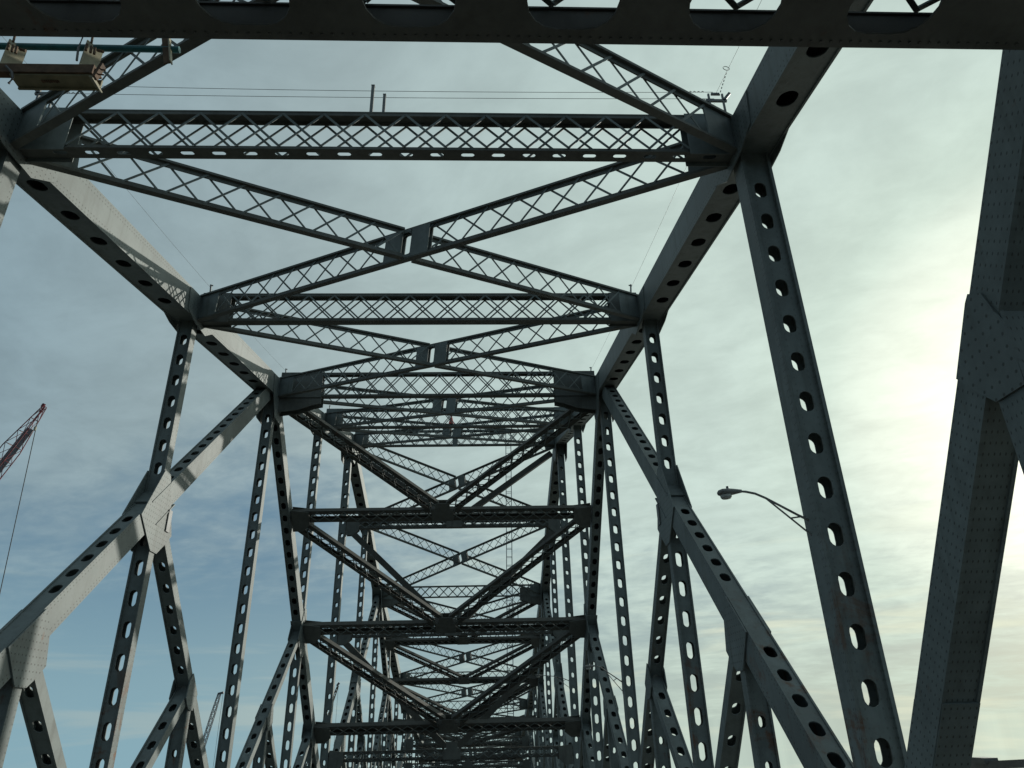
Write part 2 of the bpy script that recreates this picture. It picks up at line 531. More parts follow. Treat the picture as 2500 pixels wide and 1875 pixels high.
# ---- main diagonals with their sub-members
def diagonal_set(a, b, s, ztop, zlow, w=0.06, d=0.087, faces='f', pitch=0.0895, mat='edge', up_low=True, rust='steel'):
    """main diagonal from top node a to floor node b, with middle joint, sub-posts and sub-diagonals"""
    A = V((s, Y(a), ztop)); B = V((s, Y(b), zlow))
    dd = (B - A).normalized()
    L = (B - A).length
    g = 1 if b > a else -1
    hs = [h for h in holes_between(L, pitch, 0.2, 0.08) if not (abs(h - L / 2) < 0.12 or abs(h - 0.75 * L) < 0.11)]
    lab = None
    o = perf_box(A, B, w, d, faces, pitch, 0.03, 0.046, hs=hs, recess=0.003).build('diagonal', mat, BR, lab)
    mid = (A + B) / 2; km = (a + b) // 2
    q1 = A + (B - A) * 0.75
    La, Lm = V((s, Y(a), flz(a))), V((s, Y(km), flz(km) if km in FL else (flz(a) + flz(b)) / 2))
    q2 = (mid + La) / 2
    nn = V((0, -dd.z, dd.y))
    # sub diagonal from the middle joint back under the top node
    sd = perf_box(mid, La, 0.058, 0.042, 'fb', 0.10, 0.026, 0.044, 0.16, 0.08, 0.004, 0.0055).build('sub_diagonal', mat if rust == 'rusty' else 'steel', BR)
    # small sub diagonals to the floor below the middle joint
    perf_box(q2, Lm, 0.056, 0.040, 'fb', 0.098, 0.026, 0.044, 0.09, 0.08, 0.004, 0.0055).build('sub_diagonal', 'steel', BR)
    perf_box(q1, Lm, 0.056, 0.038, 'fb', 0.12, 0.026, 0.044, 0.12, 0.08, 0.004, 0.0055).build('sub_diagonal', 'steel', BR)
    # posts under each joint
    perf_box(mid, Lm, 0.06, 0.042, 'fb', 0.108, 0.028, 0.058, 0.13, 0.08, 0.005, 0.0055).build('sub_post', rust, BR)
    for q in (q1, q2):
        perf_box(q, (s, q.y, FLOOR(q.y) - 0.08), 0.056, 0.040, 'fb', 0.108, 0.02, 0.03, 0.2, 0.08, 0.005, 0.0055).build('sub_post', rust, BR)
    e = (La - mid).normalized()
    ee = V((0, -e.z, e.y))
    pts = [P2(mid + dd * u + nn * v) for u, v in ((-0.06, 0.042), (-0.06, -0.042), (0.05, 0.042), (0.16, -0.042), (0.10, 0.02))]
    pts += [P2(mid + e * 0.155 + ee * v) for v in (-0.03, 0.03)] + [P2(mid + V((0, v, -0.18))) for v in (-0.027, 0.027)]
    pts += [P2(mid + V((0, v, 0.13))) for v in (-0.026, 0.026)]
    gusset(o, s, pts)
    pts = [P2(q1 + dd * u + nn * v) for u, v in ((-0.08, 0.02), (-0.08, -0.042), (0.04, 0.02), (0.09, -0.042))]
    pts += [P2(q1 + V((0, v, -0.12))) for v in (-0.026, 0.026)]
    e1 = (Lm - q1).normalized(); n1 = V((0, -e1.z, e1.y))
    pts += [P2(q1 + e1 * 0.11 + n1 * v) for v in (-0.026, 0.026)]
    gusset(o, s, pts)
    pts = [P2(q2 + e * u + ee * v) for u, v in ((-0.06, 0.021), (-0.06, -0.021), (0.05, 0.021), (0.05, -0.021))]
    pts += [P2(q2 + V((0, v, -0.085))) for v in (-0.02, 0.02)]
    e2 = (Lm - q2).normalized(); n2 = V((0, -e2.z, e2.y))
    pts += [P2(q2 + e2 * 0.08 + n2 * v) for v in (-0.02, 0.02)]
    gusset(sd, s, pts)
    # walkway bracket plate standing on the inside of the middle joint
    br = MB()
    br.box((s * 0.962 - 0.002, mid.y + 0.062, mid.z - 0.085), (s * 0.962 + 0.002, mid.y + 0.092, mid.z + 0.0))
    br.build('bracket_plate', 'post', o)
    # cover plates beside the hanger foot
    for u in (-1, 1):
        cv = MB()
        cv.bar(mid + dd * -0.10 + nn * 0.0465 * u, mid + dd * 0.07 + nn * 0.0465 * u, XA, 0.075, 0.005)
        cv.build('splice_plate', 'steel', o)
    return o, mid, dd


for s in (-1, 1):
    # suspended hanger at node 1
    perf_box((s, 1.4905, ZB[1]), (s, 1.4905, FLOOR(1.5) - 0.05), 0.078, 0.059, 'fb', 0.102, 0.031, 0.05, 0.09, 0.1, 0.009, 0.008).build(
        'hanger', 'rusty' if s > 0 else 'edge', BR, 'hanger with slotted cover plate and rust streaks carrying a street lamp' if s > 0 else None)
    post(2, s, ZB[2], 0.80, 0.060, 0.048, 0.095, 0.05, mat='edge', m0=0.06)
    diagonal_set(3, 1, s, 1.890, -0.311, rust='rusty', mat='rusty' if s > 0 else 'edge')
    post(3, s, ZB[3], flz(3), name='vertical_post')
    diagonal_set(3, 5, s, 1.86, -0.61, faces='f', d=0.085)
    post(4, s, ZB[4], 0.66)
    post(5, s, ZB[5], flz(5), 0.062, 0.06, 0.12, 0.04, 0.026, name='vertical_post')
    diagonal_set(7, 5, s, 1.44, -0.61, faces='f')
    post(6, s, ZB[6], 0.44)
    post(7, s, ZB[7], flz(7), name='vertical_post')
    diagonal_set(7, 9, s, 1.44, -0.45, faces='f', d=0.085)
    post(8, s, ZB[8], 0.50)
    post(9, s, ZB[9], flz(9), name='vertical_post')
    diagonal_set(11, 9, s, 0.05, -0.72, faces='f')
    post(10, s, ZB[10], flz(10))
    post(11, s, ZB[11], flz(11), name='vertical_post')
    post(12, s, ZB[12], flz(12))
    post(13, s, ZB[13], flz(13), name='vertical_post')
    for k in (14, 15, 16):
        post(k, s, ZB[k], FLOOR(Y(k)) - 0.2)
    # near inclined end member, running up out of the picture over the camera
    A = V((s, 0.288, 1.245)); B = V((s, 1.518, -0.355))
    dd = (B - A).normalized(); nn = V((0, -dd.z, dd.y))
    o = perf_box(A, B, 0.062, 0.064, '', 0.1, recess=0.003, tp=0.006).build('inclined_end_post', 'grid', BR)
    Mj = V((s, 0.85, 0.53))
    perf_box(Mj, (s, Mj.y, FLOOR(Mj.y) - 0.05), 0.060, 0.056, '', 0.1, recess=0.003, tp=0.006).build('sub_post', 'grid', BR)
    pts = [P2(Mj + V((0, a, b))) for a, b in ((0.012, 0.020), (0.022, 0.011), (-0.012, 0.006), (0.088, -0.080), (0.053, -0.12), (0.027, -0.145), (-0.028, -0.145), (-0.032, -0.055))]
    gusset(o, s, pts, xi=0.0315, th=0.003)
    # edge splice plates
    for q, u in ((B - dd * 0.36, 1), (B - dd * 0.40, -1)):
        sp = MB()
        sp.bar(q - dd * 0.09 + nn * 0.0325 * u, q + dd * 0.09 + nn * 0.0325 * u, XA, 0.060, 0.003)
        sp.build('splice_plate', 'grid', o)

# ---- cross struts between the top nodes
def cross_strut(k, h=0.13, wy=0.034, bottom='plate', y=None, zb=None, xe=0.825, pitch=0.112, label=None):
    y = Y(k) if y is None else y
    zb = ZB[k] + 0.004 if zb is None else zb
    yf, yb = y - wy / 2, y + wy / 2
    fr = MB()
    for yy, ht in ((yf, 0.010), (yb, 0.010)):
        for z0, hh in ((zb, 0.009), (zb + h - ht, ht)):
            fr.box((-0.95, yy - 0.002, z0), (0.95, yy + 0.002, z0 + hh))
    fr.box((-0.95, yf - 0.003, zb + h), (0.95, yb + 0.003, zb + h + 0.004))
    st = fr.build('cross_strut', 'dull', BR, label)
    bp = MB()
    if bottom == 'slots':
        hs = [0.02 + 0.0825 * i for i in range(1, 23)]
        bp.perf((-0.95, y, zb - 0.001), (0.95, y, zb - 0.001), V((0, 1, 0)), V((0, 0, -1)), wy + 0.006, hs, 0.014, 0.036, 0.003)
    elif bottom == 'plate':
        bp.box((-0.95, yf - 0.003, zb - 0.004), (0.95, yb + 0.003, zb - 0.001))
    if bp.f: bp.build('bottom_plate', 'dull', st)
    lc = MB()
    for yy, g in ((yf - 0.0035, -1), (yb + 0.0035, 1)):
        lacing(lc, (-xe, yy, zb + h / 2), (xe, yy, zb + h / 2), V((0, g, 0)), (0, 0, h - 0.016), 0.0, pitch, 0.0064, 0.0018)
    lc.build('lacing', 'steel', st)
    for s in (-1, 1):
        ep = MB()
        ep.box((min(s * xe, s * 0.949), yf - 0.0075, zb - 0.012), (max(s * xe, s * 0.949), yf - 0.0055, zb + h + 0.004))
        ep.box((min(s * xe, s * 0.949), yb + 0.0055, zb - 0.012), (max(s * xe, s * 0.949), yb + 0.0075, zb + h + 0.004))
        ep.build('end_plate', 'dull' if k in (2, 3) else 'steel', st)
    return st


for k in range(1, NK + 1):
    cross_strut(k, bottom='slots' if k in (1, 10) else 'plate', h=0.15 if k in (3, 4, 5) else 0.13, xe=0.825 if k != 3 else 0.70)
mp_ = MB()
mp_.box((-0.025, Y(5) - 0.03, ZB[5] - 0.015), (0.025, Y(5) - 0.0285, ZB[5] + 0.16))
mp_.build('batten_plate', 'steel', BR)

# ---- lateral bracing: crossing laced braces in each panel of the top
def laced_brace(p0, p1, h, wd, pitch, name='lateral_brace', plate=(0.0, 0.0), mode='AB', parent=None, tf=0.008, bw=0.0065):
    p0, p1 = V(p0), V(p1)
    t = (p1 - p0).normalized()
    n = t.cross(V((0, 0, 1))).normalized()
    hz = V((0, 0, h))
    fr = MB()
    for g in (-1, 1):
        fr.bar(p0 + hz * g / 2, p1 + hz * g / 2, n, wd, tf)
        fr.bar(p0 + hz * g * (0.5 - 0.08), p1 + hz * g * (0.5 - 0.08), n, 0.003, h * 0.13)
    o = fr.build(name, 'dull', parent or BR)
    lc = MB()
    a = p0 + t * plate[0]; b = p1 - t * plate[1]
    lacing(lc, a, b, n, hz * 0.94, 0.004, pitch, bw, 0.0018, 'A')
    lacing(lc, a, b, n, hz * 0.94, -0.006, pitch, bw, 0.0018, 'B')
    lc.build('lacing', 'steel', o)
    for i, (a, b) in enumerate(((p0, p0 + t * plate[0]), (p1 - t * plate[1], p1))):
        if plate[i]:
            pl = MB(); pl.bar(a, b, n, 0.004, h * 1.02); pl.build('end_plate', 'steel', o)
    return o, t, n


for k in range(0, NK):
    z0, z1 = ZB[k] + 0.06, ZB[k + 1] + 0.06
    y0, y1 = Y(k), Y(k + 1)
    xe = 0.95
    f = 0.025
    A0 = V((-xe, y0 + f * 1.2, z0 + (z1 - z0) * f)); A1 = V((xe, y1 - f * 1.2, z1 - (z1 - z0) * f))
    B0 = V((-xe, y1 - f * 1.2, z1 - (z1 - z0) * f)); B1 = V((xe, y0 + f * 1.2, z0 + (z1 - z0) * f))
    h = 0.12
    pt = 0.115
    c = (A0 + A1) / 2
    tA = (A1 - A0).normalized()
    # one brace runs through, the other is cut at the crossing
    o, t, n = laced_brace(A0, c - tA * 0.02, h, 0.022, pt, plate=(0.11, 0.0))
    laced_brace(c + tA * 0.02, A1, h, 0.022, pt, plate=(0.0, 0.11))
    ob, tb, nb = laced_brace(B0, B1, h, 0.022, pt, plate=(0.11, 0.11))
    cp = MB()
    hz = V((0, 0, 1))
    for g in (-1, 1):
        for off in (-0.010, 0.010):
            cc = c + nb * off
            cp.bar(cc + tb * g * 0.02, cc + tb * g * 0.098, nb, 0.003, h * 0.98)
            cp.bar(cc - tb * 0.02 + hz * g * h * 0.44, cc + tb * 0.02 + hz * g * h * 0.44, nb, 0.003, h * 0.1)
            # rounded corners of the slot
            for q in (-1, 1):
                a = cc + tb * q * 0.02
                cp.face([a + hz * g * h * 0.40, a - tb * q * 0.013 + hz * g * h * 0.40, a + hz * g * h * 0.31])
    cp.build('crossing_plate', 'steel', ob)

# ---- portal and sway frames
def laced_box(p0, p1, s_, w, h, pitch, name, parent=None, ch=0.03, mat='dull', bw=0.007, faces=(-1, 1)):
    """two solid channels (apart by w along s_) laced across on both open faces"""
    p0, p1 = V(p0), V(p1)
    t = (p1 - p0).normalized()
    s_ = V(s_); s_ = (s_ - t * s_.dot(t)).normalized()
    n = t.cross(s_)
    mb = MB()
    for g in (-1, 1):
        off = s_ * g * (w / 2)
        mb.bar(p0 + off, p1 + off, s_, 0.006, h)
        for q in (-1, 1):
            o2 = s_ * g * (w / 2 - ch / 2) + n * q * h / 2
            mb.bar(p0 + o2, p1 + o2, s_, ch, 0.004)
    o = mb.build(name, mat, parent or BR)
    lc = MB()
    for q in faces:
        lacing(lc, p0, p1, n * q, s_ * (w - ch * 0.4), h / 2 + 0.003, pitch, bw, 0.002)
    lc.build('lacing', 'steel', o)
    return o


def frame(levels, topz_y, solid=False, w=0.075, hd=0.036, chn=0.021, vw=0.085):
    """levels: [(y, z)] of the struts, first the top node; V braces run from each level's ends to the middle of the strut below"""
    for i in range(1, len(levels)):
        y, z = levels[i]
        y0, z0 = levels[i - 1]
        sl = V((0, y0 - y, z0 - z)).normalized()
        st = laced_box((-0.965, y, z), (0.965, y, z), sl, w, hd, 0.085, 'portal_strut', ch=chn, bw=0.0055, mat='darkened')
        nrm = V((0, -sl.z, sl.y))
        for s in (0, -1, 1):
            pp = MB()
            for off in (-hd / 2 - 0.006, hd / 2 + 0.006):
                c = V((0, y, z)) + nrm * off
                if s == 0:
                    pp.bar(c - XA * 0.07, c + XA * 0.07, nrm, 0.004, w * 1.05)
                    c2 = c + sl * 0.06
                    pp.bar(c2 - XA * 0.045, c2 + XA * 0.045, nrm, 0.0035, 0.055)
                    continue
                cc = c + XA * s * 0.90
                q = [(-0.02, 0.55), (0.062, 0.70), (0.062, -1.35), (0.0, -1.35), (-0.05, -0.7), (-0.05, 0.5)]
                P = [cc + XA * s * a + sl * w * b for a, b in q]
                for o2 in (0, 0.004):
                    pp.face([p + nrm * o2 for p in P], [(p.x * S, p.z * S) for p in P])
                for i1 in range(6):
                    j1 = (i1 + 1) % 6
                    pp.face([P[i1], P[j1], P[j1] + nrm * 0.004, P[i1] + nrm * 0.004])
            pp.build('gusset_plate', 'dull', st)
        for s in (-1, 1):
            a = V((s * 0.91, y0, z0)) - sl * (0.07 if i > 1 else 0.10)
            b = V((s * 0.05, y, z)) + sl * 0.05
            if solid:
                mb = MB(); mb.bar(a, b, sl, 0.05, 0.05)
                mb.build('knee_brace', 'darkened', BR)
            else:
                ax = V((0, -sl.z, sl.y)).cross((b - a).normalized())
                laced_box(a, b, ax, vw, hd * 0.9, 0.095, 'knee_brace', ch=chn, bw=0.0055, mat='darkened')


frame([(3.97, 1.85), (4.57, 1.245), (5.19, 0.625), (5.81, 0.0)], None)
frame([(6.425, 2.42), (6.425, 1.655), (6.425, 0.73), (6.425, -0.2)], None, solid=True, w=0.07)
frame([(8.91, 1.43), (9.51, 0.965), (10.13, 0.535), (10.75, 0.06)], None, w=0.08, chn=0.022, vw=0.10)
frame([(11.365, 0.57), (11.365, 0.02)], None, w=0.09)
frame([(13.84, -0.02), (14.45, -0.30), (15.07, -0.55)], None, w=0.10)
frame([(15.07, -0.36), (15.07, -0.72)], None, w=0.11)
frame([(17.54, -0.72), (17.54, -1.0)], None, w=0.12)
frame([(12.6, 0.2), (12.6, -0.22), (12.6, -0.55)], None, w=0.09)
# blocks hanging below the strut at the third node, where the portal starts
for k, y0, zc in ((3, 3.97, ZB[3]), (7, 8.91, ZB[7])):
    for s in (-1, 1):
        mb = MB()
        for yy in (y0 - 0.03, y0 + 0.03):
            x = [s * 0.949, s * 0.70, s * 0.70, s * 0.75, s * 0.83, s * 0.949]
            zz = [zc + 0.10, zc + 0.10, zc - 0.045, zc - 0.055, zc - 0.085, zc - 0.10]
            fr = [V((a, yy - 0.002, b)) for a, b in zip(x, zz)]
            bk = [V((a, yy + 0.002, b)) for a, b in zip(x, zz)]
            mb.face(fr, [(p.x * S, p.z * S) for p in fr]); mb.face(bk, [(p.x * S, p.z * S) for p in bk])
            for i in range(6):
                j = (i + 1) % 6
                mb.face([fr[i], fr[j], bk[j], bk[i]])
        mb.build('gusset_plate', 'dull', BR)

# ---- near portal strut right above the camera
PY0, PY1, PZ = 0.502, 0.616, 0.757
ns = MB()
hs = [0.968 + x for x in (-0.775, -0.585, -0.394, -0.203, -0.012, 0.1785, 0.369, 0.560, 0.751)]
ns.perf((-0.968, (PY0 + PY1) / 2, PZ), (0.968, (PY0 + PY1) / 2, PZ), V((0, 1, 0)), V((0, 0, -1)), PY1 - PY0, hs, 0.074, 0.108, 0.003)
NS = ns.build('portal_strut', 'dull', BR, 'nearest portal strut, crossing the whole top of the view with big slots in its underside')
wb = MB()
for yy in (PY0 + 0.003, PY1 - 0.003):
    wb.box((-0.95, yy - 0.002, PZ + 0.001), (0.95, yy + 0.002, PZ + 0.054))
    wb.box((-0.95, yy - 0.005, PZ + 0.054), (0.95, yy + 0.005, PZ + 0.057))
wb.box((-0.95, PY0 + 0.009, PZ + 0.0535), (0.95, PY0 + 0.058, PZ + 0.0565))  # top plate added to keep sky light out of the slots
wb.build('web_and_shade_plate', 'darkened', NS)  # interior shade of the strut is put into this darker colour
lc = MB()
lacing(lc, (-0.94, (PY0 + PY1) / 2, PZ + 0.059), (0.94, (PY0 + PY1) / 2, PZ + 0.059), V((0, 0, 1)), (0, PY1 - PY0 - 0.015, 0), 0, 0.115, 0.007, 0.003)
lc.build('lacing', 'steel', NS)
rv = MB()
for i in range(150):
    x = -0.93 + i * 0.0125
    rv.box((x - 0.0012, PY1 - 0.0105, PZ - 0.0016), (x + 0.0012, PY1 - 0.0081, PZ + 0.0))
rv.build('rivet_row', 'dull', NS)

# ------------------------------------------------------------------ deck, road and river (the setting)
def setting(mb, name, mat):
    o = mb.build(name, mat); o['kind'] = 'structure'; return o


def strip(x0, x1, dz, y0=-6, y1=40, th=None):
    mb = MB()
    a, b = FLOOR(y0) + dz, FLOOR(y1) + dz
    if th is None:
        mb.face([(x0, y0, a), (x1, y0, a), (x1, y1, b), (x0, y1, b)])
    else:
        mb.bar(((x0 + x1) / 2, y0, a - th / 2), ((x0 + x1) / 2, y1, b - th / 2), XA, x1 - x0, th)
    return mb


setting(strip(-0.86, 0.86, 0, th=0.07), 'road', 'asphalt')
mk = MB()
for i in range(-4, 36):
    for x in (-0.43, 0.43):
        y0 = i * 1.33; a = FLOOR(y0) + 0.0006; b = FLOOR(y0 + 0.33) + 0.0006
        mk.face([(x - 0.007, y0, a), (x + 0.007, y0, a), (x + 0.007, y0 + 0.33, b), (x - 0.007, y0 + 0.33, b)])
setting(mk, 'lane_markings', 'white')
mk = MB()
for x in (-0.014, 0.014):
    a, b = FLOOR(-6) + 0.0006, FLOOR(40) + 0.0006
    mk.face([(x - 0.006, -6, a), (x + 0.006, -6, a), (x + 0.006, 40, b), (x - 0.006, 40, b)])
setting(mk, 'centre_lines', 'yellow')
for s in (-1, 1):
    x = sorted((s * 0.861, s * 0.93))
    setting(strip(x[0], x[1], 0.03, th=0.09), 'kerb', 'concrete')
wt = MB()
R_ = 700
wt.face([(R_ * math.cos(2 * math.pi * i / 64), R_ * math.sin(2 * math.pi * i / 64), -5.4 - 0.062 * R_ * math.sin(2 * math.pi * i / 64)) for i in range(64)])
setting(wt, 'river', 'water')

# ------------------------------------------------------------------ street lamps on the right-hand posts
def street_lamp(pts, low, head, label, r=0.0027):
    """pts: arm from post to head (x, y, z); low: foot of the lower strut"""
    t = thing('street_lamp', label, 'street lamp', pts[0], 'street lamps along the right side of the bridge')
    mb = MB(); mb.tube(pts, [r * 1.15] + [r] * (len(pts) - 2) + [r * 0.8]); mb.build('arm', 'lamp', t)
    mb = MB()
    j = pts[2]
    mb.tube([low, j], r * 0.75)
    a = V(pts[0]) + (V(pts[1]) - V(pts[0])) * 0.75; b = V(low) + (V(j) - V(low)) * 0.5
    mb.tube([a, b], r * 0.65)
    mb.build('strut', 'lamp', t)
    mb = MB()
    p = V(pts[0])
    mb.bar((p.x + 0.004, p.y, low[2] - 0.012), (p.x + 0.004, p.y, p.z + 0.012), XA, 0.008, 0.03)
    mb.build('wall_plate', 'lamp', t)
    # cobra head: flattened tapering body with a bowl under its tip
    mb = MB()
    h0, h1 = V(head[0]), V(head[1])
    L = (h1 - h0).length; ax = (h1 - h0).normalized()
    n = 12
    prof = [(0.0, 0.0035, 0.0035), (0.12, 0.006, 0.0045), (0.35, 0.0095, 0.0065), (0.6, 0.013, 0.008), (0.82, 0.0135, 0.0078), (0.95, 0.010, 0.0055), (1.0, 0.004, 0.002)]
    sidev = ax.cross(V((0, 0, 1))).normalized(); upv = sidev.cross(ax)
    rings = [[h0 + ax * L * u + sidev * a * math.cos(2 * math.pi * q / n) + upv * b * math.sin(2 * math.pi * q / n) for q in range(n)] for u, a, b in prof]
    for i in range(len(rings) - 1):
        for q in range(n):
            w = (q + 1) % n
            mb.face([rings[i][q], rings[i + 1][q], rings[i + 1][w], rings[i][w]])
    mb.face(rings[0]); mb.face(rings[-1])
    hd = mb.build('lamp_head', 'lamp', t)
    mb = MB()
    c = h0 + ax * L * 0.68 - upv * 0.008
    rr = [(0.0105, 0.002), (0.010, -0.003), (0.0075, -0.0065), (0.003, -0.0075)]
    rg = [[c + ax * a * 1.25 * math.cos(2 * math.pi * q / n) + sidev * a * math.sin(2 * math.pi * q / n) + upv * b for q in range(n)] for a, b in rr]
    for i in range(len(rg) - 1):
        for q in range(n):
            w = (q + 1) % n
            mb.face([rg[i][q], rg[i][w], rg[i + 1][w], rg[i + 1][q]])
    mb.face(rg[-1])
    mb.build('lens_bowl', 'lens', hd)
    mb = MB()
    c = h0 + ax * L * 0.55 + upv * 0.006
    mb.tube([c, c + upv * 0.007], 0.003)
    mb.build('light_sensor', 'post', hd)
    return t


street_lamp([(0.972, 1.50, 0.378), (0.939, 1.50, 0.396), (0.876, 1.50, 0.434), (0.855, 1.50, 0.444), (0.835, 1.50, 0.4485), (0.822, 1.50, 0.4495)], (0.970, 1.50, 0.343),
            [(0.826, 1.50, 0.450), (0.772, 1.50, 0.4465)], 'nearest street lamp, curved arm out from the big slotted hanger on the right')
street_lamp([(0.970, 3.97, 0.185), (0.935, 3.97, 0.21), (0.885, 3.97, 0.243), (0.865, 3.97, 0.258), (0.845, 3.97, 0.263), (0.832, 3.97, 0.265)], (0.968, 3.97, 0.142),
            [(0.836, 3.97, 0.266), (0.782, 3.97, 0.262)], 'second street lamp, seen small among the lower right truss posts')
street_lamp([(0.968, 6.45, 0.32), (0.935, 6.45, 0.335), (0.845, 6.45, 0.357), (0.805, 6.45, 0.362), (0.775, 6.45, 0.364), (0.752, 6.45, 0.365)], (0.966, 6.45, 0.27),
            [(0.756, 6.45, 0.366), (0.69, 6.45, 0.366)], 'farthest street lamp, tiny head poking in front of the distant dark struts')

# ------------------------------------------------------------------ posts, wires and clamps on top of the struts
def pole(x, y, z0, z1, w, label):
    t = thing('short_pole', label, 'pole', (x, y, z0), 'short poles on the first cross strut')
    mb = MB(); mb.box((x - w / 2, y - w / 2, z0), (x + w / 2, y + w / 2, z1)); mb.build('shaft', 'post', t)
    mb = MB(); mb.box((x - w, y - w, z0 - 0.001), (x + w, y + w, z0 + 0.004)); mb.build('base_plate', 'post', t)
    mb = MB(); mb.box((x - w * 0.58, y - w * 0.58, z1), (x + w * 0.58, y + w * 0.58, z1 + 0.003)); mb.build('cap', 'post', t)


ztop1 = ZB[1] + 0.138
pole(-0.043, 1.485, ztop1, 1.641, 0.0085, 'taller of the two short dark poles standing on the first cross strut')
pole(-0.009, 1.485, ztop1, 1.607, 0.0075, 'shorter of the two short dark poles standing on the first cross strut')


def wire(pts, r, name, label, cat, group=None, n=5):
    mb = MB(); mb.tube(pts, r, n)
    return tag(mb.build(name, 'wire', None), label, cat, group)


def sag(a, b, d, n=12):
    a, b = V(a), V(b)
    return [a + (b - a) * (i / n) - V((0, 0, d * 4 * (i / n) * (1 - i / n))) for i in range(n + 1)]


wire(sag((-0.90, 1.485, 1.634), (0.93, 1.485, 1.634), 0.010), 0.0007, 'safety_wire', 'upper of the two thin wires strung over the first cross strut', 'wire', 'wires over the first cross strut')
wire(sag((-0.90, 1.485, 1.602), (0.93, 1.485, 1.608), 0.006), 0.0007, 'safety_wire', 'lower of the two thin wires strung over the first cross strut', 'wire', 'wires over the first cross strut')

side_word = {-1: 'left', 1: 'right'}
node_word = {2: 'second', 3: 'third', 4: 'fourth'}
for s in (-1, 1):
    # clamp frame at the first node
    t = thing('wire_anchor', 'small bracket anchoring the thin wires on the %s end of the first cross strut' % side_word[s], 'bracket', (s * 0.94, 1.485, ztop1), 'wire anchors on the first cross strut')
    mb = MB()
    for dx in (-0.02, 0.02):
        mb.bar((s * 0.935 + dx, 1.485, ztop1), (s * 0.935 + dx, 1.485, 1.626), XA, 0.005, 0.005)
    mb.bar((s * 0.935 - 0.03, 1.485, 1.60), (s * 0.935 + 0.03, 1.485, 1.60), (0, 1, 0), 0.006, 0.008)
    mb.bar((s * 0.935 - 0.012, 1.485, 1.626), (s * 0.935 + 0.012, 1.485, 1.626), (0, 1, 0), 0.006, 0.006)
    mb.bar((s * 0.955, 1.485, 1.60), (s * 0.978, 1.485, 1.63), (0, 1, 0), 0.006, 0.008)
    mb.build('bracket', 'post', t)
    mb = MB()
    for zz in (1.604, 1.634):
        for i in range(5):
            x = s * (0.90 - i * 0.012)
            mb.tube([(x - 0.004, 1.485, zz - 0.001), (x, 1.485, zz + 0.003), (x + 0.004, 1.485, zz - 0.001)], 0.0011, 5)
    mb.build('wire_clip', 'post', t)
    for k in (2, 3, 4):
        t = thing('guard_post', 'thin guard post on the %s chord at the %s cross strut' % (side_word[s], node_word[k]), 'post', (s * 0.945, Y(k), ZB[k] + 0.13), 'guard posts standing at the chord nodes')
        zt = ZB[k] + 0.13
        mb = MB(); mb.bar((s * 0.93, Y(k), zt), (s * 0.935, Y(k), zt + 0.066), XA, 0.006, 0.006); mb.build('shaft', 'post', t)
        mb = MB(); mb.bar((s * 0.935 + s * 0.004, Y(k), zt + 0.060), (s * 0.935 - s * 0.01, Y(k), zt + 0.062), (0, 1, 0), 0.004, 0.004); mb.build('hook', 'post', t)
    for k in (0, 1, 2):
        a = V((s * 0.937, Y(k) + 0.02, ZB[k] + (0.185 if k > 1 else 0.225))); b = V((s * 0.937, Y(k + 1), ZB[k + 1] + (0.183 if k else 0.24)))
        wire(sag(a, b, 0.006), 0.0005, 'hand_line', 'thin hand line along the %s chord %s' % (side_word[s], ('before the first cross strut', 'between the first and second cross struts', 'between the second and third cross struts')[k]), 'wire', 'hand lines along the chords')
# ring on the right hand line beside the first node
mb = MB()
c = V((0.952, 1.42, 1.655))
ring = [c + V((0.0085 * math.cos(a), 0.004 * math.sin(a), 0.012 * math.sin(a))) for a in [2 * math.pi * i / 20 for i in range(21)]]
mb.tube(ring, 0.0009, 5, False)
tag(mb.build('wire_loop', 'wire', None), 'small loop of spare wire by the right end of the first cross strut', 'wire')
mb = MB()
for i in range(7):
    p = V((0.952 - 0.0015 * i, 1.43 + 0.008 * i, 1.642 - 0.005 * i))
    mb.tube([p, p + V((0.0012, -0.003, 0.004))], 0.0014, 5)
tag(mb.build('chain', 'wire', None), 'short chain hanging between the wire loop and its bracket', 'chain')

# ------------------------------------------------------------------ suspended scaffold at the upper left
sc = thing('hanging_scaffold', 'cream scaffold beam slung under a teal pipe at the upper left', 'scaffold', (-0.6, 1.05, 1.15))
mb = MB(); mb.tube([(-0.98, 1.05, 1.264), (-0.352, 1.05, 1.258)], 0.0068, 12); mb.build('pipe', 'teal', sc)
for x in (-0.672, -0.520):
    mb = MB()
    mb.bar((x, 1.048, 1.190), (x, 1.048, 1.262), (1, -0.55, 0), 0.003, 0.034)
    mb.bar((x - 0.014, 1.048, 1.192), (x + 0.014, 1.048, 1.192), (0, 1, 0), 0.03, 0.003)
    h = mb.build('hanger_plate', 'cream', sc)
    mb = MB()
    mb.tube([(x + 0.002, 1.03, 1.274), (x + 0.004, 1.03, 1.25)], 0.0022, 6)
    for q, dz in ((-0.006, 0.0), (0.004, -0.006), (0.012, -0.010)):
        mb.tube([(x + q, 1.033, 1.25 + dz), (x + q + 0.002, 1.033, 1.232 + dz)], 0.0026, 6)
    mb.tube([(x + 0.010, 1.045, 1.247), (x + 0.022, 1.045, 1.243)], 0.003, 6)
    mb.build('bolt', 'brown', h)
mb = MB()
mb.box((-0.80, 1.030, 1.168), (-0.497, 1.034, 1.190))
mb.box((-0.80, 1.034, 1.186), (-0.497, 1.062, 1.190))
mb.build('deck_board', 'brown', sc)
mb = MB()
mb.box((-0.655, 1.034, 1.164), (-0.497, 1.066, 1.1675))
mb.box((-0.655, 1.064, 1.160), (-0.497, 1.068, 1.186))
beam = mb.build('beam', 'khaki', sc)
mb = MB()
x = -0.601
